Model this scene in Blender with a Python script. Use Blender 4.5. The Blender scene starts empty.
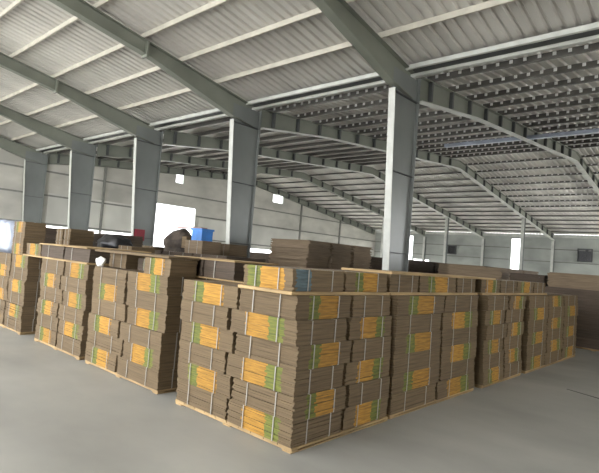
import bpy, bmesh, math, random
from mathutils import Matrix, Vector
scene = bpy.context.scene
COL = scene.collection
rnd = random.Random(7)

# ------------------------------------------------------------------ render look
scene.view_settings.view_transform = 'Standard'
scene.view_settings.look = 'None'
scene.view_settings.gamma = 1.0
scene.view_settings.use_curve_mapping = False
scene.view_settings.exposure = 2.95
scene.cycles.max_bounces = 8
scene.cycles.diffuse_bounces = 6
scene.cycles.use_denoising = True

# ------------------------------------------------------------------ camera
cd = bpy.data.cameras.new('camera'); cam = bpy.data.objects.new('camera', cd); COL.objects.link(cam)
R = Matrix(((0.7403147525519731, -0.029358761544718715, 0.6716190365634904),
            (0.6675726838175662, -0.08567005788144738, -0.7395994544367926),
            (0.07925136575809, 0.9958909098406059, -0.0438237004636491)))
cam.matrix_world = Matrix.Translation((0, 0, 1.6)) @ R.to_4x4()
cd.sensor_width = 36.0; cd.lens = 501.67 * 36.0 / 599.0; cd.clip_end = 400
scene.camera = cam

# ------------------------------------------------------------------ world: bright overcast daylight
w = bpy.data.worlds.new('sky'); scene.world = w; w.use_nodes = True
nt = w.node_tree
bg = nt.nodes['Background']
bg.inputs[0].default_value = (0.97, 0.985, 1.0, 1); bg.inputs[1].default_value = 1.0

# ------------------------------------------------------------------ materials
def mat(name, col, rough=0.7, metal=0.0, var=0.15, scale=(3, 3, 3), col2=None, bump=0.0, objrand=0.0, detail=3.0):
    m = bpy.data.materials.new(name); m.use_nodes = True
    t = m.node_tree; b = t.nodes['Principled BSDF']
    b.inputs['Roughness'].default_value = rough; b.inputs['Metallic'].default_value = metal
    tc = t.nodes.new('ShaderNodeTexCoord'); mp = t.nodes.new('ShaderNodeMapping')
    mp.inputs['Scale'].default_value = scale
    t.links.new(tc.outputs['Object'], mp.inputs['Vector'])
    nz = t.nodes.new('ShaderNodeTexNoise'); nz.inputs['Scale'].default_value = 1.0; nz.inputs['Detail'].default_value = detail
    t.links.new(mp.outputs[0], nz.inputs['Vector'])
    mx = t.nodes.new('ShaderNodeMix'); mx.data_type = 'RGBA'
    c2 = col2 or tuple(c * (1 - 2 * var) for c in col); c1 = tuple(min(1, c * (1 + var)) for c in col)
    mx.inputs['A'].default_value = (*c1, 1); mx.inputs['B'].default_value = (*c2, 1)
    rp = t.nodes.new('ShaderNodeValToRGB'); rp.color_ramp.elements[0].position = .3; rp.color_ramp.elements[1].position = .7
    t.links.new(nz.outputs['Fac'], rp.inputs['Fac']); t.links.new(rp.outputs['Color'], mx.inputs['Factor'])
    out = mx.outputs['Result']
    if objrand:
        oi = t.nodes.new('ShaderNodeObjectInfo'); mr = t.nodes.new('ShaderNodeMapRange')
        mr.inputs['To Min'].default_value = 1 - objrand; mr.inputs['To Max'].default_value = 1 + objrand
        t.links.new(oi.outputs['Random'], mr.inputs['Value'])
        hs = t.nodes.new('ShaderNodeHueSaturation'); t.links.new(mr.outputs[0], hs.inputs['Value'])
        t.links.new(out, hs.inputs['Color']); out = hs.outputs['Color']
    t.links.new(out, b.inputs['Base Color'])
    if bump:
        bp = t.nodes.new('ShaderNodeBump'); bp.inputs['Strength'].default_value = bump; bp.inputs['Distance'].default_value = .02
        t.links.new(nz.outputs['Fac'], bp.inputs['Height']); t.links.new(bp.outputs[0], b.inputs['Normal'])
    return m

M = {}
M['card'] = mat('kraft cardboard', (0.155, 0.108, 0.058), .85, var=.16, scale=(2.5, 2.5, 70), objrand=.10)
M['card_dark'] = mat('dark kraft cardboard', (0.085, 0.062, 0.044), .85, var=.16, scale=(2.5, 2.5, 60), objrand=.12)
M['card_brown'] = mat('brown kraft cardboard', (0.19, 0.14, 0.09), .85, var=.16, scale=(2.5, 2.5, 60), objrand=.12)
M['orange'] = mat('orange print', (0.40, 0.205, 0.026), .75, var=.2, scale=(6, 6, 60), objrand=.12)
M['green'] = mat('green print', (0.06, 0.075, 0.015), .75, var=.3, scale=(6, 6, 60), col2=(0.19, 0.20, 0.03))
M['blue_print'] = mat('blue grey print', (0.10, 0.15, 0.17), .75, var=.2, scale=(6, 6, 60))
M['strap'] = mat('white strap', (0.37, 0.35, 0.31), .5, var=.08)
M['wood'] = mat('pale pallet wood', (0.42, 0.29, 0.14), .75, var=.2, scale=(2, 2, 12))
M['steel'] = mat('blue grey painted steel', (0.205, 0.218, 0.212), .38, metal=.15, var=.10, scale=(.8, .8, .5))
M['steel_green'] = mat('greenish grey painted steel', (0.22, 0.232, 0.195), .5, metal=.1, var=.10, scale=(.6, .6, .6))
M['steel_dark'] = mat('dark steel', (0.07, 0.075, 0.075), .6, var=.1)
M['flange'] = mat('pale flange', (0.56, 0.57, 0.53), .45, var=.08)
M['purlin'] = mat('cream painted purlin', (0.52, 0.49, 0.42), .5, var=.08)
M['purlin_zinc'] = mat('zinc purlin', (0.125, 0.12, 0.11), .4, metal=.1, var=.15, scale=(1, 4, 4))  # darkened all over to stand in for the webs' shadow side
M['light_dot'] = mat('white light dot', (0.85, 0.86, 0.86), .35, var=.05)
M['sheet'] = mat('pale galvanised roof sheet', (0.62, 0.60, 0.56), .5, metal=.1, var=.10, scale=(.9, .25, .9))
M['sheet_dark'] = mat('zinc roof sheet', (0.64, 0.62, 0.57), .45, metal=.1, var=.18, scale=(.9, .3, .9))
M['wall'] = mat('grey panel wall', (0.54, 0.525, 0.475), .8, var=.12, scale=(.5, .5, .9))
M['wall_pale'] = mat('pale grey panel', (0.66, 0.655, 0.60), .8, var=.12, scale=(.4, .4, .3))
M['wall_green'] = mat('green grey panel wall', (0.40, 0.42, 0.39), .8, var=.12, scale=(.5, .5, .9))
M['girt'] = mat('wall rail', (0.22, 0.22, 0.20), .6, var=.1)
M['concrete'] = mat('polished concrete', (0.36, 0.355, 0.325), .55, var=.12, scale=(.6, .9, .6), detail=9, bump=.03)
M['apron'] = mat('light-bounce ground', (0.80, 0.785, 0.73), .9, var=.1, scale=(.3, .3, .3))  # unseen ground outside, whitened to bounce daylight up onto the roofs
M['black'] = mat('black plastic', (0.015, 0.015, 0.017), .35, var=.2)
M['wrap'] = mat('pale blue film', (0.34, 0.38, 0.47), .3, var=.12, scale=(2, 2, 2))
M['blue'] = mat('blue plastic', (0.03, 0.20, 0.60), .4, var=.15)
M['red'] = mat('red paint', (0.26, 0.02, 0.035), .45, var=.1)
M['white'] = mat('white paper', (0.85, 0.84, 0.80), .7, var=.05)
M['tarp'] = mat('dark brown tarp', (0.085, 0.065, 0.05), .8, var=.3, scale=(4, 4, 4))
M['pink'] = mat('reddish plank', (0.36, 0.22, 0.19), .8, var=.15)
M['joint'] = mat('dark joint filler', (0.12, 0.12, 0.115), .9, var=.1)
def pane_mat():
    m = bpy.data.materials.new('clear pane'); m.use_nodes = True; t = m.node_tree
    o = t.nodes['Material Output']; t.nodes.remove(t.nodes['Principled BSDF'])
    a = t.nodes.new('ShaderNodeBsdfTransparent'); a.inputs[0].default_value = (.95, .97, .97, 1)
    g = t.nodes.new('ShaderNodeBsdfGlossy'); g.inputs['Roughness'].default_value = .05
    x = t.nodes.new('ShaderNodeMixShader'); x.inputs[0].default_value = .06
    t.links.new(a.outputs[0], x.inputs[1]); t.links.new(g.outputs[0], x.inputs[2]); t.links.new(x.outputs[0], o.inputs[0])
    return m
M['pane'] = pane_mat()

# ------------------------------------------------------------------ mesh helpers
class MB:
    def __init__(s): s.v = []; s.f = []; s.m = []
    def box(s, x0, x1, y0, y1, z0, z1, mi=0):
        n = len(s.v)
        s.v += [(x0, y0, z0), (x1, y0, z0), (x1, y1, z0), (x0, y1, z0), (x0, y0, z1), (x1, y0, z1), (x1, y1, z1), (x0, y1, z1)]
        for q in ((3, 2, 1, 0), (4, 5, 6, 7), (0, 1, 5, 4), (1, 2, 6, 5), (2, 3, 7, 6), (3, 0, 4, 7)):
            s.f.append(tuple(n + i for i in q)); s.m.append(mi)
        return s
    def prism(s, poly, fn0, fn1, mis=None, mi=0, cap=True):
        """poly: list of 2D points (counter-clockwise seen from the fn1 side); fn0/fn1 map 2D -> 3D for the two ends"""
        n = len(s.v); k = len(poly)
        s.v += [fn0(p) for p in poly] + [fn1(p) for p in poly]
        for i in range(k):
            j = (i + 1) % k
            s.f.append((n + i, n + j, n + k + j, n + k + i)); s.m.append(mis[i] if mis else mi)
        if cap:
            s.f.append(tuple(n + i for i in reversed(range(k)))); s.m.append(mi)
            s.f.append(tuple(n + k + i for i in range(k))); s.m.append(mi)
        return s
    def yz(s, poly, x0, x1, mi=0):      # polygon in the Y-Z plane pushed along X
        return s.prism(poly, lambda p: (x0, p[0], p[1]), lambda p: (x1, p[0], p[1]), mi=mi)
    def xz(s, poly, y0, y1, mi=0):
        return s.prism(poly, lambda p: (p[0], y0, p[1]), lambda p: (p[0], y1, p[1]), mi=mi)
    def mesh(s, name, mats):
        me = bpy.data.meshes.new(name); me.from_pydata(s.v, [], s.f)
        for m in mats: me.materials.append(m)
        if len(mats) > 1: me.polygons.foreach_set('material_index', s.m)
        bm = bmesh.new(); bm.from_mesh(me); bmesh.ops.recalc_face_normals(bm, faces=bm.faces); bm.to_mesh(me); bm.free()
        return me
    def build(s, name, mats, parent=None, loc=(0, 0, 0)):
        mats = mats if isinstance(mats, (list, tuple)) else [mats]
        return link(name, s.mesh(name, mats), parent, loc)
def link(name, me, parent=None, loc=(0, 0, 0), rz=0):
    o = bpy.data.objects.new(name, me); COL.objects.link(o)
    o.location = loc; o.rotation_euler = (0, 0, rz)
    if parent: o.parent = parent
    return o
def empty(name, loc=(0, 0, 0), rz=0):
    o = link(name, None, None, loc, rz); o.empty_display_size = .2; return o
def tag(o, label, cat, group=None):
    o['label'] = label; o['category'] = cat
    if group: o['group'] = group
    return o
def struct(o): o['kind'] = 'structure'; return o
ORD = ['', 'first', 'second', 'third', 'fourth', 'fifth', 'sixth', 'seventh', 'eighth', 'ninth', 'tenth', 'eleventh', 'twelfth', 'thirteenth', 'fourteenth', 'fifteenth']

# ------------------------------------------------------------------ building numbers
FX = [-6.17 - 5.58 * i for i in range(5)]            # frames; the last is the end wall
X_END = FX[4] - .12
YV, ZV = 10.3, 6.2                                    # valley on the column line
YR, ZR = 25.0, 7.45                                   # ridge of the far span
YE, ZE = 43.0, 5.02                                   # far eave
SL = .172
XP, XN = 7.0, FX[4] - .5                              # extent of the roof along X
def top_near(y): return ZV + SL * (YV - y)
def top_far(y):
    return ZV + (ZR - ZV) * (y - YV) / (YR - YV) if y < YR else ZR + (ZE - ZR) * (y - YR) / (YE - YR)
YN = -1.5; YO = -6.0                                 # ridge and open eave of the near span
ZN = top_near(YN)
def top_back(y): return ZN - SL * (YN - y)

# floor
struct(MB().box(XN, XP, YO, YE + .2, -.2, 0).build('floor', M['concrete']))
ap = MB().box(-70, XN, -45, 90, -.22, -.01).box(XP, 50, -45, 90, -.22, -.01).box(XN, XP, -45, YO, -.22, -.01).box(XN, XP, YE + .2, 90, -.22, -.01)
struct(ap.build('floor', M['apron']))
jb = MB().prism([(-1.98, 8.285), (-1.50, 8.10), (-1.2, 8.02), (-.2, 7.8), (-.2, 7.765), (-1.2, 7.985), (-1.52, 8.06), (-1.98, 8.25)], lambda p: (p[0], p[1], .0), lambda p: (p[0], p[1], .003))
struct(jb.build('trim_1', M['joint']))

# roof sheets: trapezoid ribs running down the slope
def sheet(name, y0, z0, y1, z1, m, pitch=.25, rib=.045, extra=.145):
    mb = MB(); x = XN; prof = []
    while x < XP:
        prof += [(x, 0), (x + pitch * .55, 0), (x + pitch * .68, rib), (x + pitch * .87, rib)]; x += pitch
    for t in (0, .0008):
        pass
    n = len(prof)
    mb.v = [(px, y0, z0 + extra + dz) for px, dz in prof] + [(px, y1, z1 + extra + dz) for px, dz in prof]
    for i in range(n - 1):
        mb.f.append((i, i + 1, n + i + 1, n + i)); mb.m.append(0)
    o = mb.build(name, m); s = o.modifiers.new('thick', 'SOLIDIFY'); s.thickness = .004; s.offset = 1
    return struct(o)
sheet('ceiling', YV, ZV, YN, ZN, M['sheet'])
sheet('ceiling.001', YN, ZN, YO, top_back(YO), M['sheet'])
sheet('ceiling.002', YV, ZV, YR, ZR, M['sheet_dark'])
sheet('ceiling.003', YR, ZR, YE + .3, ZE - .04, M['sheet_dark'])

# ------------------------------------------------------------------ purlins
def purlin(y, z, m, h=.14, b=.055, light_dots=False):
    """C-section along X with its web towards the open side"""
    mb = MB(); t = .012
    prof = [(y, z), (y + b, z), (y + b, z + .025), (y + b - t, z + .025), (y + b - t, z + t), (y + t, z + t), (y + t, z + h - t), (y + b, z + h - t), (y + b, z + h), (y, z + h)]
    mb.yz(prof, XN, XP, 0)
    if light_dots:
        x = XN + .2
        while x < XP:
            if x > FX[1]: mb.box(x, x + .07, y - .02, y, z + h * .40, z + h * .92, 1)  # white plates stand in for dots of light under the roof sheet
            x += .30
    return mb.build('roof_purlin', [m, M['light_dot']])
near_y = [8.78, 7.54, 6.36, 5.08, 4.0, 2.8, 1.55]
for i, y in enumerate(near_y):
    o = purlin(y, top_near(y) + .012, M['purlin'], h=.125, b=.045)
    tag(o, f'{ORD[i+1]} cream purlin uphill from the white gutter under the pale corrugated roof', 'purlin', 'cream purlins of the pale roof slope')
far_up = [11.15 + 1.16 * i for i in range(12)]
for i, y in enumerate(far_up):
    o = purlin(y, top_far(y) - .003, M['purlin_zinc'], h=.145, b=.055, light_dots=True)
    tag(o, f'{ORD[i+1]} dark zinc purlin uphill from the white gutter under the far roof, with imitation light-dots', 'purlin', 'zinc purlins rising to the ridge')
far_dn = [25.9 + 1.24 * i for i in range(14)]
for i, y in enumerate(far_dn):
    o = purlin(y, top_far(y) + .045, M['purlin_zinc'], h=.09, b=.05, light_dots=(i < 8))
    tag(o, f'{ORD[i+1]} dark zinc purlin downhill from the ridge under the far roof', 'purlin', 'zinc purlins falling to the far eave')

# valley gutter over the column row: two pale rails with a trough between
g = empty('valley_gutter', (0, YV, ZV))
MB().yz([(-.30, .0), (-.22, .0), (-.22, .10), (-.30, .10)], XN, XP).build('rail', M['flange'], g)
MB().yz([(.10, -.03), (.20, -.03), (.20, .10), (.10, .10)], XN, XP).build('rail', M['flange'], g)
MB().yz([(-.22, .04), (.12, .04), (.12, .06), (-.22, .06)], XN, XP).build('trough', M['steel_dark'], g)
tag(g, 'long white roof gutter running over the row of big steel columns', 'gutter')

# ------------------------------------------------------------------ main columns
col_lab = ['tallest grey steel column, rising behind the corner stack',
           'grey steel column between the corner stack and the blue box',
           'grey steel column carrying the dark red box beside the bright doorway',
           'grey steel column between the red-marked column and the end wall column',
           'grey steel column standing against the panelled end wall']
YF0, YF1, YB = 9.86, 9.50, 10.62
def flange_poly(y0, z0, y1, z1, t): return [(y0, z0), (y0 + t, z0), (y1 + t, z1), (y1, z1)]
def main_column(i, x):
    e = empty('steel_column', (x, 10.2, 0)); zt = 5.62; hw = .085
    L = lambda y: y - 10.2
    mb = MB()
    mb.yz(flange_poly(L(YF0), .03, L(YF1), zt, .022), -hw, hw); mb.build('front_flange', M['flange'], e)
    MB().yz([(L(YB) - .022, .03), (L(YB), .03), (L(YB), 6.15), (L(YB) - .022, 6.15)], -hw, hw).build('rear_flange', M['steel'], e)
    MB().yz([(L(YF0) + .022, .03), (L(YB) - .022, .03), (L(YB) - .022, 6.12), (L(YF1) + .022, 6.12), (L(YF1) + .022, zt)], -.007, .007).build('web', M['steel'], e)
    for z in (1.9, 3.75, 5.55):
        yf = YF0 + (YF1 - YF0) * z / zt
        b = MB()
        for s in (1, -1):
            b.box(min(.007 * s, .08 * s), max(.007 * s, .08 * s), L(yf) + .024, L(YB) - .024, z, z + .014)
        b.build('stiffener', M['steel_dark'], e)
    MB().box(-.22, .22, L(YF0) - .08, L(YB) + .08, 0, .03).build('base_plate', M['steel_dark'], e)
    tag(e, col_lab[i], 'column', 'big steel columns of the middle row')
for i, x in enumerate(FX): main_column(i, x)

# ------------------------------------------------------------------ rafters
def near_depth(y):
    if y > 9.4: return .64
    if y > 6.6: return .36 + .28 * (y - 6.6) / 2.8
    return .36
names5 = ['tallest column', 'second column', 'red-marked column', 'fourth column', 'end wall']
def rafter_mesh_parts(e, ys, top, depth, wm, fm, web_t=.010, hw=.11, t=.018, cleats=(), cleat_m=None, plates=()):
    top_p = [(y, top(y)) for y in ys]; bot_p = [(y, top(y) - depth(y)) for y in ys]
    def strip(line, dz, name, m):
        mb = MB()
        poly = [(y, z) for y, z in line] + [(y, z + dz) for y, z in reversed(line)]
        for a in range(len(line) - 1):
            (ya, za), (yb, zb) = line[a], line[a + 1]
            mb.yz([(ya, za), (yb, zb), (yb, zb + dz), (ya, za + dz)], -hw, hw)
        mb.build(name, m, e)
    strip([(y, z - t) for y, z in top_p], t, 'top_flange', wm); strip(bot_p, t, 'bottom_flange', fm)
    mb = MB()
    for a in range(len(ys) - 1):
        mb.yz([(bot_p[a][0], bot_p[a][1] + t), (bot_p[a + 1][0], bot_p[a + 1][1] + t), (top_p[a + 1][0], top_p[a + 1][1] - t), (top_p[a][0], top_p[a][1] - t)], -web_t / 2, web_t / 2)
    mb.build('web', wm, e)
    for y in cleats:
        z1 = top(y) - t; z0 = z1 - depth(y) * .85
        MB().box(web_t / 2, hw * .95, y - .04, y + .04, z0, z1).build('cleat', cleat_m or M['steel_dark'], e)
    for y in plates:
        MB().box(-hw * 1.1, hw * 1.1, y - .03, y + .03, top(y) - depth(y) - .06, top(y) - .002).build('splice_plate', wm, e)
for i, x in enumerate(FX):
    e = empty('roof_rafter', (x, 0, 0))
    ys = [10.25, 9.4, 8.0, 6.6, 4.5, 2.5, 0.5]
    rafter_mesh_parts(e, ys, top_near, near_depth, M['steel_green'], M['steel_green'], plates=(6.5, 2.5))
    tag(e, f'greenish grey rafter climbing from the {names5[i]} under the pale roof', 'rafter', 'rafters under the pale roof slope')
def far_depth(y):
    if y < 14: return .62 - .2 * (y - 10.3) / 3.7
    if y > 41: return .42 + .02 * (y - 41)
    return .42
for i, x in enumerate(FX):
    e = empty('roof_rafter', (x, 0, 0))
    ys = [10.7, 12.3, 14, 18, 22, 25, 28, 31, 35.6, 39, 42.6]
    cl = [y + .04 for y in far_up + far_dn]
    rafter_mesh_parts(e, ys, top_far, far_depth, M['steel_green'], M['flange'] if i < 3 else M['steel_green'], cleats=cl)  # pale bottom flange on the nearer frames imitates light caught underneath
    tag(e, f'long grey rafter running from the {names5[i]} over the ridge under the far roof', 'rafter', 'rafters under the far roof')
# ridge strut
rs = MB().box(-9.3, XP, 18.4, 18.54, top_far(18.5) - .40, top_far(18.5) - .27)
tag(rs.build('ridge_strut', M['wrap']), 'pale blue strut crossing under the far roof purlins', 'strut')

# slender columns under the far span and at the far eave
def slim_column(x, y, zt, label, group, hw=.10):
    e = empty('slim_column', (x, y, 0))
    MB().box(-hw, hw, -.13, -.115, 0.02, zt).build('front_flange', M['flange'], e)
    MB().box(-hw, hw, .115, .13, 0.02, zt).build('rear_flange', M['steel'], e)
    MB().box(-.006, .006, -.115, .115, .02, zt).build('web', M['steel'], e)
    MB().box(-.16, .16, -.18, .18, 0, .02).build('base_plate', M['steel_dark'], e)
    tag(e, label, 'column', group)
slim_lab = {1: 'beside the tall bright slot', 2: 'beside the small dark wall fan', 3: 'behind the tallest column'}
for i in (1, 2, 3):
    slim_column(FX[i], 35.6, top_far(35.6) - .44, f'slender pale column standing free of the far wall {slim_lab[i]}', 'slender columns before the far wall')
eave_lab = {0: 'beyond the second dark fan', 1: 'between the bright slot and the dark fan', 2: 'on the far wall between fan and slot', 3: 'on the far wall by the end wall corner'}
for i in (1, 2, 3):
    slim_column(FX[i], 42.7, top_far(42.6) - .5, f'slender grey eave column {eave_lab[i]}', 'eave columns on the far wall')

# ------------------------------------------------------------------ walls
def wall_with_holes(name, axis, pos, a0, a1, top, holes, m, t=.12, step=2.0):
    """axis 'x': wall in the plane X=pos, running along Y; holes (a0,a1,z0,z1)"""
    mb = MB()
    cuts = sorted(set([a0, a1] + [h[0] for h in holes] + [h[1] for h in holes] + [c for c in (YV, YR, YN) if a0 < c < a1 and axis == 'x']))
    for c0, c1 in zip(cuts, cuts[1:]):
        hs = sorted([h for h in holes if h[0] < (c0 + c1) / 2 < h[1]], key=lambda h: h[2])
        z = 0
        segs = []
        for h in hs: segs.append((z, h[2])); z = h[3]
        for s0, s1 in segs:
            if s1 > s0:
                mb.box(*((pos - t, pos, c0, c1) if axis == 'x' else (c0, c1, pos, pos + t)), s0, s1)
        if axis == 'x':
            mb.yz([(c0, z), (c1, z), (c1, top(c1)), (c0, top(c0))], pos - t, pos)
        else:
            mb.box(c0, c1, pos, pos + t, z, top(c0))
    return struct(mb.build(name, m))
def roofline(y):
    if y <= YN: return top_back(y) + .20
    return (top_near(y) if y < YV else top_far(y)) + .20
XW = X_END - .05
end_holes = [(17.55, 20.75, 0, 4.5), (18.85, 19.55, 5.95, 6.75), (28.0, 29.25, 5.9, 6.6), (10.9, 17.55, 0, 2.30), (20.75, 42.6, 0, 2.08)]
wall_with_holes('wall_end', 'x', XW, YO, YE + .1, roofline, end_holes, M['wall'])
far_holes = [(-15.15, -14.15, 2.05, 4.75), (-25.0, -24.3, 1.0, 4.7), (-7.0, 6.4, 0, 4.7), (-28.0, -25.05, 0, 2.45), (-24.25, -22.6, 0, 2.44), (-22.6, -15.2, 0, 1.75), (-14.1, -7.0, 0, 1.55)]  # widest hole, out of view, is added to light the far roof
wall_with_holes('wall_far', 'y', YE + .12, XW - .12, XP, lambda a: ZE + .095, far_holes, M['wall_green'])
# unseen side wall, placed to block light; its gaps are added to let some in
mb = MB()
for y0, y1, zb in ((YO, YN, 0), (YN, 6.0, 0), (6.0, YV, 3.4), (YV, 11.5, 3.4), (11.5, 15.0, 0), (15.0, YR, 0), (YR, YE + .1, 4.9)):
    mb.yz([(y0, zb), (y1, zb), (y1, max(zb + .02, roofline(y1))), (y0, max(zb + .02, roofline(y0)))], XP, XP + .12)
struct(mb.build('wall_side', M['wall']))
struct(MB().box(0.0, XP, YO - .12, YO, 0, top_back(YO) + .1).build('wall_back', M['wall']))  # unseen stub of wall, added to block light from this side
# wall rails (girts) and panel posts
for k, z in enumerate((2.35, 3.9, 5.2)):
    mb = MB()
    if z < 4.6: mb.box(XW, XW + .06, YO, 17.5, z, z + .09).box(XW, XW + .06, 20.8, YE, z, z + .09)
    else: mb.box(XW, XW + .06, YO, YE - 1.5, z, z + .09)
    struct(mb.build(f'trim_{k+2}', M['girt']))
for k, z in enumerate((2.9, 3.9)):
    mb = MB().box(XW, -25.05, YE + .05, YE + .12, z, z + .07).box(-24.25, -15.25, YE + .05, YE + .12, z, z + .07).box(-14.05, -7.1, YE + .05, YE + .12, z, z + .07)
    struct(mb.build(f'trim_{k+5}', M['girt']))
for k, y in enumerate((6.0, 14.0, 24.0, 31.5, 37.0)):
    struct(MB().box(XW, XW + .12, y - .06, y + .06, 0, roofline(y) - .3).build(f'trim_{k+7}', M['girt']))
struct(MB().box(XW - .1, XP, YE - .12, YE + .02, ZE - .16, ZE + .02).build('trim_12', M['flange']))      # pale eave beam standing in for light through the eave gap
# lower pale panels of the end wall beside the doorway
struct(MB().box(XW, XW + .03, 10.9, 17.45, 2.3, 4.1).build('trim_13', M['wall_pale']))
struct(MB().box(XW, XW + .03, 21.0, 31.4, 2.1, 3.85).build('trim_14', M['wall_pale']))
# openings: frames and panes
def opening(name, axis, pos, a0, a1, z0, z1, pane=True):
    e = empty(name, (0, 0, 0)); struct(e); b = MB(); f = .06
    def bx(m, p, q, r, s, d0, d1):
        m.box(*((pos - d1, pos - d0, p, q) if axis == 'x' else (p, q, pos + d0, pos + d1)), r, s)
    bx(b, a0, a0 + f, z0, z1, -.02, .1); bx(b, a1 - f, a1, z0, z1, -.02, .1); bx(b, a0 + f, a1 - f, z1 - f, z1, -.02, .1)
    if pane: bx(b, a0 + f, a1 - f, z0, z0 + f, -.02, .1)
    b.build('frame', M['flange'], e)
    if pane:
        g = MB(); bx(g, a0 + f, a1 - f, z0 + f, z1 - f, .04, .046); g.build('pane', M['pane'], e)
opening('door_1', 'x', XW, *end_holes[0], pane=False)
opening('window_1', 'x', XW, *end_holes[1]); opening('window_2', 'x', XW, *end_holes[2])
opening('window_3', 'y', YE + .12, *far_holes[0]); opening('window_4', 'y', YE + .12, *far_holes[1])
# dark extractor fans on the far wall
def wall_fan(x, z, s, label):
    e = empty('extractor_fan', (x, YE + .02, z)); h = s / 2
    b = MB().box(-h, h, -.16, .08, h - .05, h).box(-h, h, -.16, .08, -h, -h + .05).box(-h, -h + .05, -.16, .08, -h + .05, h - .05).box(h - .05, h, -.16, .08, -h + .05, h - .05)
    b.build('housing', M['steel_dark'], e)
    MB().box(-h + .05, h - .05, .04, .07, -h + .05, h - .05).build('back_panel', M['black'], e)
    for k in range(5):
        a = k * math.tau / 5; m = MB(); r0, r1, wd = .06, h - .07, .11
        pts = [(math.cos(a) * r0 - math.sin(a) * wd * .4, math.sin(a) * r0 + math.cos(a) * wd * .4), (math.cos(a) * r0 + math.sin(a) * wd * .4, math.sin(a) * r0 - math.cos(a) * wd * .4),
               (math.cos(a) * r1 + math.sin(a) * wd, math.sin(a) * r1 - math.cos(a) * wd), (math.cos(a) * r1 - math.sin(a) * wd, math.sin(a) * r1 + math.cos(a) * wd)]
        m.prism(pts, lambda p: (p[0], -.02, p[1]), lambda p: (p[0], .0, p[1])); m.build('blade', M['black'], e)
    MB().box(-.06, .06, -.05, .03, -.06, .06).build('hub', M['black'], e)
    tag(e, label, 'fan', 'dark extractor fans on the far wall')
wall_fan(-20.3, 3.5, .78, 'square dark extractor fan between two slender columns near the end wall')
wall_fan(-9.55, 3.57, 1.0, 'square dark extractor fan high on the wall above the long brown pile')
# red box on the third column
e = empty('fire_box', (FX[2], 9.98, 1.8))
MB().box(.01, .16, -.19, .19, 0, .42).build('body', M['red'], e); MB().box(.16, .175, -.17, .17, .02, .40).build('door', M['red'], e)
tag(e, 'dark red fire box fixed to the steel column by the bright doorway', 'fire box')

# ------------------------------------------------------------------ cardboard bundles
SEG = {'GO': ((.22, .40, .76), (0, 2, 1, 0)), 'OG': ((.24, .60, .82), (0, 1, 2, 0)), 'BL': ((.06, .34), (0, 3, 0)), None: ((), (0,)),
       'GOw': ((.08, .36, .84), (0, 2, 1, 0))}
def bundle_mesh(lx, ly, h, front, side, r, base, n=11, jit=.006):
    """stack of folded cartons. front: print on the -Y face, side: print on the +X face; read left to right as one faces them"""
    mb = MB(); hx, hy = lx / 2, ly / 2; th = h / n; sx = sy = 0
    lean = r.uniform(-.012, .012), r.uniform(-.008, .008)
    fs, fm = SEG[front]; ss, sm = SEG[side]
    for k in range(n):
        ox = r.uniform(-jit, jit) + lean[0] * (k / n - .5); oy = r.uniform(-jit, jit) + lean[1] * (k / n - .5)
        ex = r.uniform(-jit, jit * .3); ey = r.uniform(-jit, jit * .3)
        x0, x1, y0, y1 = -hx + ox - ex, hx + ox + ex, -hy + oy - ey, hy + oy + ey
        j = lambda: r.uniform(-.014, .014)
        poly = [(x0, y0)] + [(x0 + (x1 - x0) * t + j(), y0) for t in fs] + [(x1, y0)] + [(x1, y0 + (y1 - y0) * t + j()) for t in ss] + [(x1, y1), (x0, y1)]
        mis = list(fm) + list(sm) + [0, 0]
        z0, z1 = k * th, (k + 1) * th - .0003
        mb.prism(poly, lambda p: (p[0], p[1], z0), lambda p: (p[0], p[1], z1), mis=mis)
    return mb.mesh('cardboard_bundle', [base, M['orange'], M['green'], M['blue_print']])
STRAPS = {}
def strap_mesh(lx, ly, h, along, frac):
    """closed band round the bundle; along 'y' runs over the -Y and +Y faces"""
    key = (round(lx, 2), round(ly, 2), round(h, 3), along, frac)
    if key in STRAPS: return STRAPS[key]
    mb = MB(); wd = .0055; o = .011; t = .003
    a = (ly if along == 'y' else lx) / 2 + o; c = ((lx if along == 'y' else ly) * (frac - .5))
    def bx(p0, p1, z0, z1):
        if along == 'y': mb.box(c - wd, c + wd, p0, p1, z0, z1)
        else: mb.box(p0, p1, c - wd, c + wd, z0, z1)
    bx(-a, -a + t, .001, h + .0002); bx(a - t, a, .001, h + .0002); bx(-a + t, a - t, h - .0012, h + .0002); bx(-a + t, a - t, .0, .002)
    me = mb.mesh('strap', [M['strap']]); STRAPS[key] = me; return me
def bundle(x, y, z, lx, ly, h, front=None, side=None, label='', group=None, base='card', straps='y', rz=0, n=11, jit=.006, name='cardboard_bundle', fr=(.27, .74)):
    r = random.Random(int((x * 131 + y * 717 + z * 997) * 100))
    o = link(name, bundle_mesh(lx, ly, h, front, side, r, M[base], n, jit), None, (x, y, z), rz)
    for d in straps:
        for f in fr:
            link('strap', strap_mesh(lx, ly, h, d, f), o)
    tag(o, label, 'bundle', group)
    return o

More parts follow.
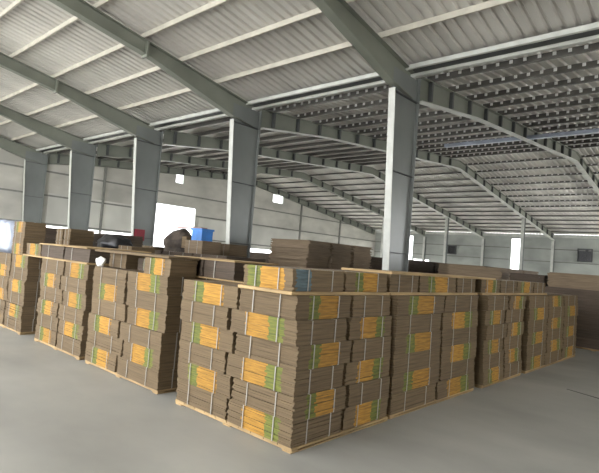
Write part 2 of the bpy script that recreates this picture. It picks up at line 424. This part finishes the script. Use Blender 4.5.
def pallet(x0, x1, y0, y1, z, label, group, h=.045, name='wooden_pallet', d=.0):
    e = empty(name, ((x0 + x1) / 2, (y0 + y1) / 2, z)); lx, ly = (x1 - x0) / 2 + d, (y1 - y0) / 2 + d
    mb = MB(); nb = max(3, int(2 * lx / .16)); bw = 2 * lx / nb
    for k in range(nb): mb.box(-lx + k * bw + .004, -lx + (k + 1) * bw - .004, -ly, ly, h - .02, h - (.001 if k % 2 else .0))
    mb.build('deck', M['wood'], e)
    for t in (-1, 0, 1):
        MB().box(-lx, lx, t * (ly - .04) - .035, t * (ly - .04) + .035, .012, h - .02).build('stringer', M['wood'], e)
    for t in (-1, 0, 1):
        MB().box(t * (lx - .06) - .05, t * (lx - .06) + .05, -ly, ly, 0, .012).build('bottom_board', M['wood'], e)
    return tag(e, label, 'pallet', group)

LH = .207; PZ = .045; NL = 6
def layer_word(k, n): return f'{ORD[k+1]} layer up'
def stack(which, x0, x1, y0, y1, nx, ny, labels, colname, base='card', g=.012):
    """labels(layer_from_top, ix, iy) -> (front, side)"""
    group = f'bundles of the {which}'
    pallet(x0 + .01, x1 - .01, y0 + .01, y1 - .01, 0, f'pale wooden pallet on the floor under the {which}', 'pallets under the printed stacks', PZ)
    wx, wy = (x1 - x0) / nx, (y1 - y0) / ny
    q = random.Random(int(x0 * 51 - y0 * 19)); cuts_x, cuts_y = [], []
    jx = [q.uniform(-.006, .022) for _ in range(NL)]; jy = [q.uniform(-.022, .006) for _ in range(NL)]
    for k in range(NL):
        sg = 1 if k % 2 else -1
        cuts_x.append([x0] + [x0 + wx * i + sg * q.uniform(-.01, .075) for i in range(1, nx)] + [x1])
        cuts_y.append([y0] + [y0 + wy * i + sg * q.uniform(-.01, .06) for i in range(1, ny)] + [y1])
    for k in range(NL):
        t = NL - k
        for ix in range(nx):
            for iy in range(ny):
                f, s = labels(t, ix, iy)
                r = random.Random(int(x0 * 77 + y0 * 31 + k * 13 + ix * 5 + iy * 3))
                edge_f, edge_s = iy == 0, ix == nx - 1
                dx = r.uniform(-.012, .010); dy = r.uniform(-.012, .010)
                bx, by = cuts_x[k], cuts_y[k]
                lx, ly = round(bx[ix + 1] - bx[ix] - .034, 2), round(by[iy + 1] - by[iy] - .034, 2)
                ax = (bx[ix] + bx[ix + 1]) / 2 + dx * .3; ay = (by[iy] + by[iy + 1]) / 2 + dy * .3
                if edge_s: ax += jx[k]
                if edge_f: ay += jy[k]
                if which == 'corner stack' and ix == 1: ax -= (0, 0, .01, .02, .035, .07)[k] - .0; lx = round(lx - (0, 0, .0, .0, .01, .02)[k], 2)
                if which == 'corner stack' and ix == 0: ax -= (0, 0, .01, .02, .035, .05)[k]
                st = ('y' if edge_f else '') + ('x' if edge_s else '')
                print_w = 'with orange-green print' if (f or s) else 'plain brown'
                head = 'bundle with orange-green print' if (f or s) else 'plain brown cardboard bundle'
                lab = f'{head}, {layer_word(k, NL)}, {colname(ix, iy)}, {which}'
                bundle(ax, ay, PZ + k * LH + .0005, lx, ly, LH - .001, f, s, lab, group, base, st or 'y')
def lab_L(odd_first):
    def fn(t, ix, iy):
        if iy: return None, None
        if (t + ix + (0 if odd_first else 1)) % 2 == 1: return ('GO' if ix == 0 else 'OG'), None
        return None, None
    return fn
FY = 3.13; FXr = -2.74          # planes of the two long faces
def lab_P1(t, ix, iy):
    f = s = None
    if iy == 0 and ((ix == 0 and t % 2 == 1) or (ix == 1 and t % 2 == 0)): f = 'GO' if ix == 0 else 'OG'
    if ix == 1 and ((iy == 0 and t % 2 == 1) or (iy == 1 and t % 2 == 0)): s = 'GO' if iy == 0 else 'OG'
    return f, s
def cn_P1(ix, iy): return {(1, 0): 'outer corner column', (0, 0): 'paler-face column', (1, 1): 'darker-face column', (0, 1): 'inner column'}[(ix, iy)]
stack('corner stack', -4.42, FXr, FY, 4.62, 2, 2, lab_P1, cn_P1)
def cn_L(ix, iy): return ('back ' if iy else '') + ('corner-side column' if ix else 'far-side column')
stack('second stack of paler row', -6.53, -4.76, FY + .02, 4.62, 2, 2, lab_L(False), cn_L)
stack('third stack of paler row', -8.28, -6.68, FY + .02, 4.62, 2, 2, lab_L(False), cn_L)
stack('end stack of paler row', -10.4, -8.80, FY, 4.62, 2, 2, lambda t, ix, iy: (('OG' if t % 2 else None) if (iy == 0 and ix == 1) else ('GO' if (iy == 0 and t % 2 == 0) else None), None), cn_L)
def lab_R(first_odd, ny):
    def fn(t, ix, iy):
        if ix == 0: return None, None
        if (t + iy + (0 if first_odd else 1)) % 2 == 1: return None, ('GO' if iy % 2 == 0 else 'OG')
        return None, None
    return fn
def cn_R2(ix, iy): return ('' if ix else 'back ') + ('corner-side column' if iy == 0 else 'far-side column')
def cn_R3(ix, iy): return ('' if ix else 'back ') + ['first column', 'middle column', 'far column'][iy]
stack('second stack of darker row', -4.3, FXr - .01, 4.66, 6.80, 2, 2, lab_R(True, 2), cn_R2)
stack('third stack of darker row', -4.3, FXr + .01, 7.02, 8.6, 2, 2, lab_R(False, 2), cn_R2)
stack('end stack of darker row', -4.3, FXr + .02, 8.80, 11.95, 2, 3, lab_R(False, 3), cn_R3)

ZT = PZ + NL * LH + .001        # top of the lower tier
def board(x0, x1, y0, y1, z, label, t=.022, m='wood', name='wooden_board', group=None):
    mb = MB(); n = max(2, int((y1 - y0) / .5)); d = (y1 - y0) / n
    lip = MB().box(-(x1 - x0) / 2, (x1 - x0) / 2, -(y1 - y0) / 2, (y1 - y0) / 2, 0, t)
    o = lip.build(name, M[m], None, ((x0 + x1) / 2, (y0 + y1) / 2, z))
    bv = o.modifiers.new('edge', 'BEVEL'); bv.width = .004; bv.segments = 1
    return tag(o, label, 'board', group)

# ---- single upper layer on boards along the darker row
gU = 'upper bundles along the darker row'
board(-3.54, -2.85, 3.10, 4.63, ZT, 'pale thin board on the corner stack under its upper bundles', .03)
board(-3.54, -2.85, 4.65, 6.93, ZT, 'pale thin board on the second stack of the darker row', .03)
board(-3.54, -2.85, 7.10, 10.15, ZT, 'pale thin board over the gap before the end stack of the darker row', .03)
ZU = ZT + .031; UH = .19
def upper(y0, y1, f, s, lab, x0=-3.50, x1=-2.88, h=UH, base='card', st='x'):
    bundle((x0 + x1) / 2, (y0 + y1) / 2, ZU, round(x1 - x0, 2), round(y1 - y0 - .02, 2), h, f, s, lab, gU, base, st)
upper(3.12, 3.86, 'GOw', 'BL', 'upper bundle at the outer corner, orange-green print one side, blue-grey patch the other', st='yx')
upper(3.87, 4.62, None, 'GO', 'upper bundle with orange-green print, beside the one with the blue-grey patch')
upper(4.67, 5.30, None, None, 'plain upper bundle between two printed ones on the second darker-row stack')
upper(5.32, 6.30, None, 'GO', 'wide printed upper bundle on the second darker-row stack')
upper(6.32, 6.92, None, None, 'plain strapped upper bundle at the far end of the second darker-row stack')
upper(7.12, 7.85, None, 'OG', 'printed upper bundle on the third darker-row stack')
upper(7.87, 8.60, None, None, 'plain upper bundle on the third darker-row stack')
upper(8.62, 9.45, None, 'GO', 'printed upper bundle bridging to the end darker-row stack')
upper(9.47, 10.12, None, None, 'last plain upper bundle of the darker row')
board(-3.54, -2.86, 4.66, 7.6, ZU + UH + .003, 'pale thin board lying on top of the upper bundles of the darker row', .025)

# ---- things on the paler row
gV = 'loose bundles on top of the paler row'
# second stack
bundle(-5.03, 3.35, ZT, .54, .36, .19, 'GO', None, 'bright printed bundle on the second paler-row stack beside its end gap', gV)
bundle(-5.62, 3.75, ZT, .60, .60, .155, 'GO', None, 'shaded printed bundle set back under a pale board', gV, 'card_dark')  # dark cardboard stands in for the shade under the board
bundle(-6.28, 3.66, ZT, .44, .60, .19, None, None, 'tan bundle behind the crumpled white paper', gV)
board(-6.5, -4.76, 3.14, 3.555, ZT + .195, 'tan sheet bridging the bundles on the second paler-row stack', .03, 'card')
# white paper
mb = MB(); r = random.Random(3)
ico = bmesh.new(); bmesh.ops.create_icosphere(ico, subdivisions=2, radius=.5)
for v in ico.verts: v.co *= r.uniform(.75, 1.15); v.co.x *= .21; v.co.y *= .10; v.co.z *= .14; 
mnz = min(v.co.z for v in ico.verts)
for v in ico.verts: v.co.z -= mnz
me = bpy.data.meshes.new('crumpled_paper'); ico.to_mesh(me); ico.free(); me.materials.append(M['white'])
tag(link('crumpled_paper', me, None, (-6.36, 3.09+.15, ZT)), 'crumpled white paper lying on the second paler-row stack', 'paper')
bpy.data.objects['crumpled_paper'].location = (-6.36, 3.165, ZT)
# third stack: dark bundles between boards, tan label bundle bridging the gap
board(-9.08, -6.72, 3.15, 4.2, ZT, 'long thin board bridging the third and end stacks of the paler row', .025)
z = ZT + .026
bundle(-8.75, 3.5, z, .60, .62, .185, 'OG', None, 'pale yellow printed bundle over the gap beside the dark bundles', gV)
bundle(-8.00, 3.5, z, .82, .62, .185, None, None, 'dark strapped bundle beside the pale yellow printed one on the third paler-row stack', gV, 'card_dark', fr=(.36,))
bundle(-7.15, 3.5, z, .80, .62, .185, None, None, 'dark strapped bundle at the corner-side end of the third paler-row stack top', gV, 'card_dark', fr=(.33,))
board(-8.42, -6.76, 3.15, 4.15, z + .188, 'pale thin board on the dark bundles of the third paler-row stack', .02)
# end stack: two more tan layers and a pale blue wrapped load
for k in range(3):
    zz = ZT + k * .19 + (.0 if k == 0 else 0)
    bundle(-9.42, 3.34, zz + .001, .52, .34, .188, None if k % 2 else 'GO', None, f'{ORD[k+1]} tan bundle piled beside the pale blue wrapped load', gV, 'card')
e = empty('wrapped_load', (-10.35, 3.4, ZT + .001))
bm = bmesh.new(); bmesh.ops.create_cube(bm, size=1.0); bmesh.ops.subdivide_edges(bm, edges=bm.edges, cuts=5, use_grid_fill=True)
r = random.Random(5)
for v in bm.verts:
    v.co.x *= 1.15; v.co.y *= .48; v.co.z = (v.co.z + .5) * .56
    if v.co.z > .01: v.co += Vector((r.uniform(-.02, .02), r.uniform(-.02, .02), r.uniform(-.02, .02)))
bmesh.ops.bevel(bm, geom=[e_ for e_ in bm.edges if e_.calc_face_angle(0) > 1.0], offset=.03, segments=2, affect='EDGES')
me = bpy.data.meshes.new('film'); bm.to_mesh(me); bm.free(); me.materials.append(M['wrap'])
for p in me.polygons: p.use_smooth = True
link('film', me, e)
MB().box(-.5, -.05, -.15, .15, .575, .60).build('folded_flap', M['wrap'], e)
tag(e, 'load wrapped in pale blue film on the end stack of the paler row', 'load')

# ---- second row behind: unprinted piles
def pile(which, x0, x1, y0, y1, zt, nx, ny, lh, base, group, z0=0.0, jit=.012, skip_board=False, straps='y'):
    n = max(1, round((zt - z0 - (.045 if z0 == 0 else 0)) / lh)); zb = z0
    if z0 == 0:
        pallet(x0 + .01, x1 - .01, y0 + .01, y1 - .01, 0, f'wooden pallet on the floor under the {which}', 'pallets under the unprinted piles'); zb = .045
    h = (zt - zb) / n; wx, wy = (x1 - x0) / nx, (y1 - y0) / ny
    for k in range(n):
        for ix in range(nx):
            for iy in range(ny):
                r = random.Random(int(x0 * 97 + y0 * 53 + k * 17 + ix * 7 + iy))
                lx, ly = round(wx - r.uniform(.05, .07), 2), round(wy - r.uniform(.05, .07), 2)
                pos = ''
                if nx * ny > 1:
                    pos = ', ' + (['end toward the doorway', 'end toward the corner'][min(ix, 1)] if nx == 2 and ny == 1 else ['near end', 'middle', 'far end'][iy if ny == 3 else iy * 2] if nx == 1 else (['doorway side', 'corner side'][ix] if nx == 2 else ['doorway side', 'middle', 'corner side'][ix]) + (['', ' front', ' back'][1 + iy] if ny == 2 else [' near', ' middle', ' far'][iy] if ny == 3 else ''))
                bundle(x0 + wx * (ix + .5), y0 + wy * (iy + .5), zb + k * h + .0005, lx, ly, h - .001, None, None,
                       f'unprinted bundle, {ORD[k+1]} layer up{pos}, {which}', group, base, straps, n=max(6, int(h / .022)), jit=jit)
    return zb + n * h
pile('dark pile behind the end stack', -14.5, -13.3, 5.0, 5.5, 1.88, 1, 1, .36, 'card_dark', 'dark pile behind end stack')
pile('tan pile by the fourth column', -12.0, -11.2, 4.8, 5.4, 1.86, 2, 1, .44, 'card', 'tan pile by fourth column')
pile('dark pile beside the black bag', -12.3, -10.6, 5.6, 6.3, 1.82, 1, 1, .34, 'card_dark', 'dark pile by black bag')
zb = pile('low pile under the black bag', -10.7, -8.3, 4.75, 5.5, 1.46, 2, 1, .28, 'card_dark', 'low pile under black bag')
# black bag
bm = bmesh.new(); bmesh.ops.create_icosphere(bm, subdivisions=3, radius=.5); r = random.Random(11)
for v in bm.verts:
    c = v.co; c *= 1 + .14 * math.sin(c.x * 13) * math.sin(c.y * 11 + 1) + .08 * math.sin(c.z * 19 + c.x * 7)
    c.x *= .86; c.y *= .6; c.z = max(c.z, -.28) * .42
m0 = min(v.co.z for v in bm.verts)
for v in bm.verts: v.co.z -= m0
me = bpy.data.meshes.new('plastic_bag'); bm.to_mesh(me); bm.free(); me.materials.append(M['black'])
for p in me.polygons: p.use_smooth = True
bag = link('plastic_bag', me, None, (-9.75, 5.1, zb)); MB().box(-.05, .05, -.04, .04, .24, .34).build('tied_neck', M['black'], bag)
tag(bag, 'lumpy black plastic bag lying on the low dark pile', 'bag')
bundle(-8.85, 5.1, zb, .5, .5, .12, None, None, 'small tan bundle between the black bag and the red-marked column', gV, 'card')
# dark bundles between boards behind the gap of the corner stack
board(-5.32, -3.95, 3.57, 4.3, ZT, 'pale board bridging the dark gap beside the corner stack', .016)
for x0, x1, fq, nm in ((-5.29, -4.735, .53, 'nearer the bright printed bundle'), (-4.715, -4.17, .38, 'nearer the second column')):
    bundle((x0 + x1) / 2, 3.88, ZT + .0165, round(x1 - x0, 2), .58, .195, None, None, f'dark bundle between two pale boards over the dark gap, {nm}', 'dark bundles over the gap', 'card_dark', fr=(fq,))
board(-5.31, -4.15, 3.57, 4.25, ZT + .213, 'pale board on the two dark bundles over the dark gap', .016)
pile('hidden filler pile behind the second paler-row stack', -6.4, -4.45, 4.72, 5.7, 1.27, 2, 1, .31, 'card_brown', 'hidden filler pile behind second paler stack')  # this pile and the next are added to keep light out of gaps
pile('hidden filler pile behind the third paler-row stack', -8.2, -6.45, 4.72, 5.7, 1.27, 2, 1, .31, 'card_brown', 'hidden filler pile behind third paler stack')
# pile before the doorway with loose things on it
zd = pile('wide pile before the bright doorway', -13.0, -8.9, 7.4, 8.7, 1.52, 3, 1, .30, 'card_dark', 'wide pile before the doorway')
bundle(-12.55, 7.9, zd, .7, .7, .10, None, None, 'flat tan bundle beside the brown heap before the doorway', gV, 'card')
bm = bmesh.new(); bmesh.ops.create_icosphere(bm, subdivisions=3, radius=.5)
for v in bm.verts:
    c = v.co; c *= 1 + .10 * math.sin(c.x * 11 + 2) * math.sin(c.y * 9) + .07 * math.sin(c.z * 15)
    c.x *= 1.15 - .5 * max(0, c.z); c.y *= .8; c.z = max(c.z, -.25) * .82
m0 = min(v.co.z for v in bm.verts)
for v in bm.verts: v.co.z -= m0
me = bpy.data.meshes.new('covered_heap'); bm.to_mesh(me); bm.free(); me.materials.append(M['tarp'])
heap = link('covered_heap', me, None, (-11.55, 7.95, zd)); MB().box(.48, .68, -.3, -.05, .12, .42).build('tan_flap', M['card'], heap)
tag(heap, 'dark brown covered heap in front of the bright doorway', 'heap')
bundle(-10.42, 7.85, zd, .72, .6, .33, None, None, 'square brown bundle under the bright blue crate', gV, 'card_brown')
plank = MB().box(-.62, .62, -.1, .1, 0, .03).build('plank', M['pink'], None, (-10.88, 7.72, zd + .33 + .304))
tag(plank, 'reddish plank lying from the blue crate over the brown heap', 'plank')
e = empty('plastic_crate', (-10.36, 7.75, zd + .332))
b = MB().box(-.21, .21, -.17, -.15, 0, .28).box(-.21, .21, .15, .17, 0, .28).box(-.21, -.19, -.15, .15, 0, .28).box(.19, .21, -.15, .15, 0, .28).box(-.19, .19, -.15, .15, 0, .02)
b.build('crate_body', M['blue'], e); MB().box(-.235, .235, -.195, -.17, .25, .30).box(-.235, .235, .17, .195, .25, .30).box(-.235, -.21, -.17, .17, .25, .30).box(.21, .235, -.17, .17, .25, .30).build('rim', M['blue'], e)
tag(e, 'bright blue plastic crate beside the brown heap before the doorway', 'crate')
pile('brown pile leaning by the second column', -12.3, -10.5, 8.78, 9.5, 1.84, 2, 1, .3, 'card_brown', 'brown pile by second column')
# far tall pile between the second and tallest columns
pile('tall brown pile between the second and tallest columns', -10.0, -8.5, 9.75, 12.7, 2.10, 1, 3, .33, 'card_brown', 'tall brown pile between columns', jit=.04, straps='')
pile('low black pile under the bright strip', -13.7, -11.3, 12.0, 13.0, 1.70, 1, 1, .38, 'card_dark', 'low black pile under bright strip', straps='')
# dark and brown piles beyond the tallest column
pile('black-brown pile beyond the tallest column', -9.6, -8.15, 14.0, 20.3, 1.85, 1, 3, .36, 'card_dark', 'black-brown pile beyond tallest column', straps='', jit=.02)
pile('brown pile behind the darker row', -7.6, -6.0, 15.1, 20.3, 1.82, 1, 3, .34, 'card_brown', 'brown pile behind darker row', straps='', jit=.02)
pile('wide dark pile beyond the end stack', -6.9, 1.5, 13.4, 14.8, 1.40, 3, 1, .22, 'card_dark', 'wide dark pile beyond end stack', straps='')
for k, (xx, wd) in enumerate(((-2.75, 2.1), (-.6, 2.1), (.85, .7))):
    bundle(xx, 13.95, 1.402, wd, .9, .36, None, None, f'long flat brown bundle on the wide dark pile, {["beside the reddish bundle", "middle", "far end"][k]}', 'long bundles on the wide dark pile', 'card_brown', '', n=14, jit=.02)
bundle(-4.3, 13.75, 1.402, .85, .6, .27, None, None, 'dark reddish bundle on the wide dark pile beside the long flat ones', gV, 'card_dark', '', jit=.02)
bundle(-5.7, 13.8, 1.402, 1.5, .6, .36, None, None, 'brown bundle topped high beside the dark reddish one on the wide pile', gV, 'card_brown', '', jit=.03)
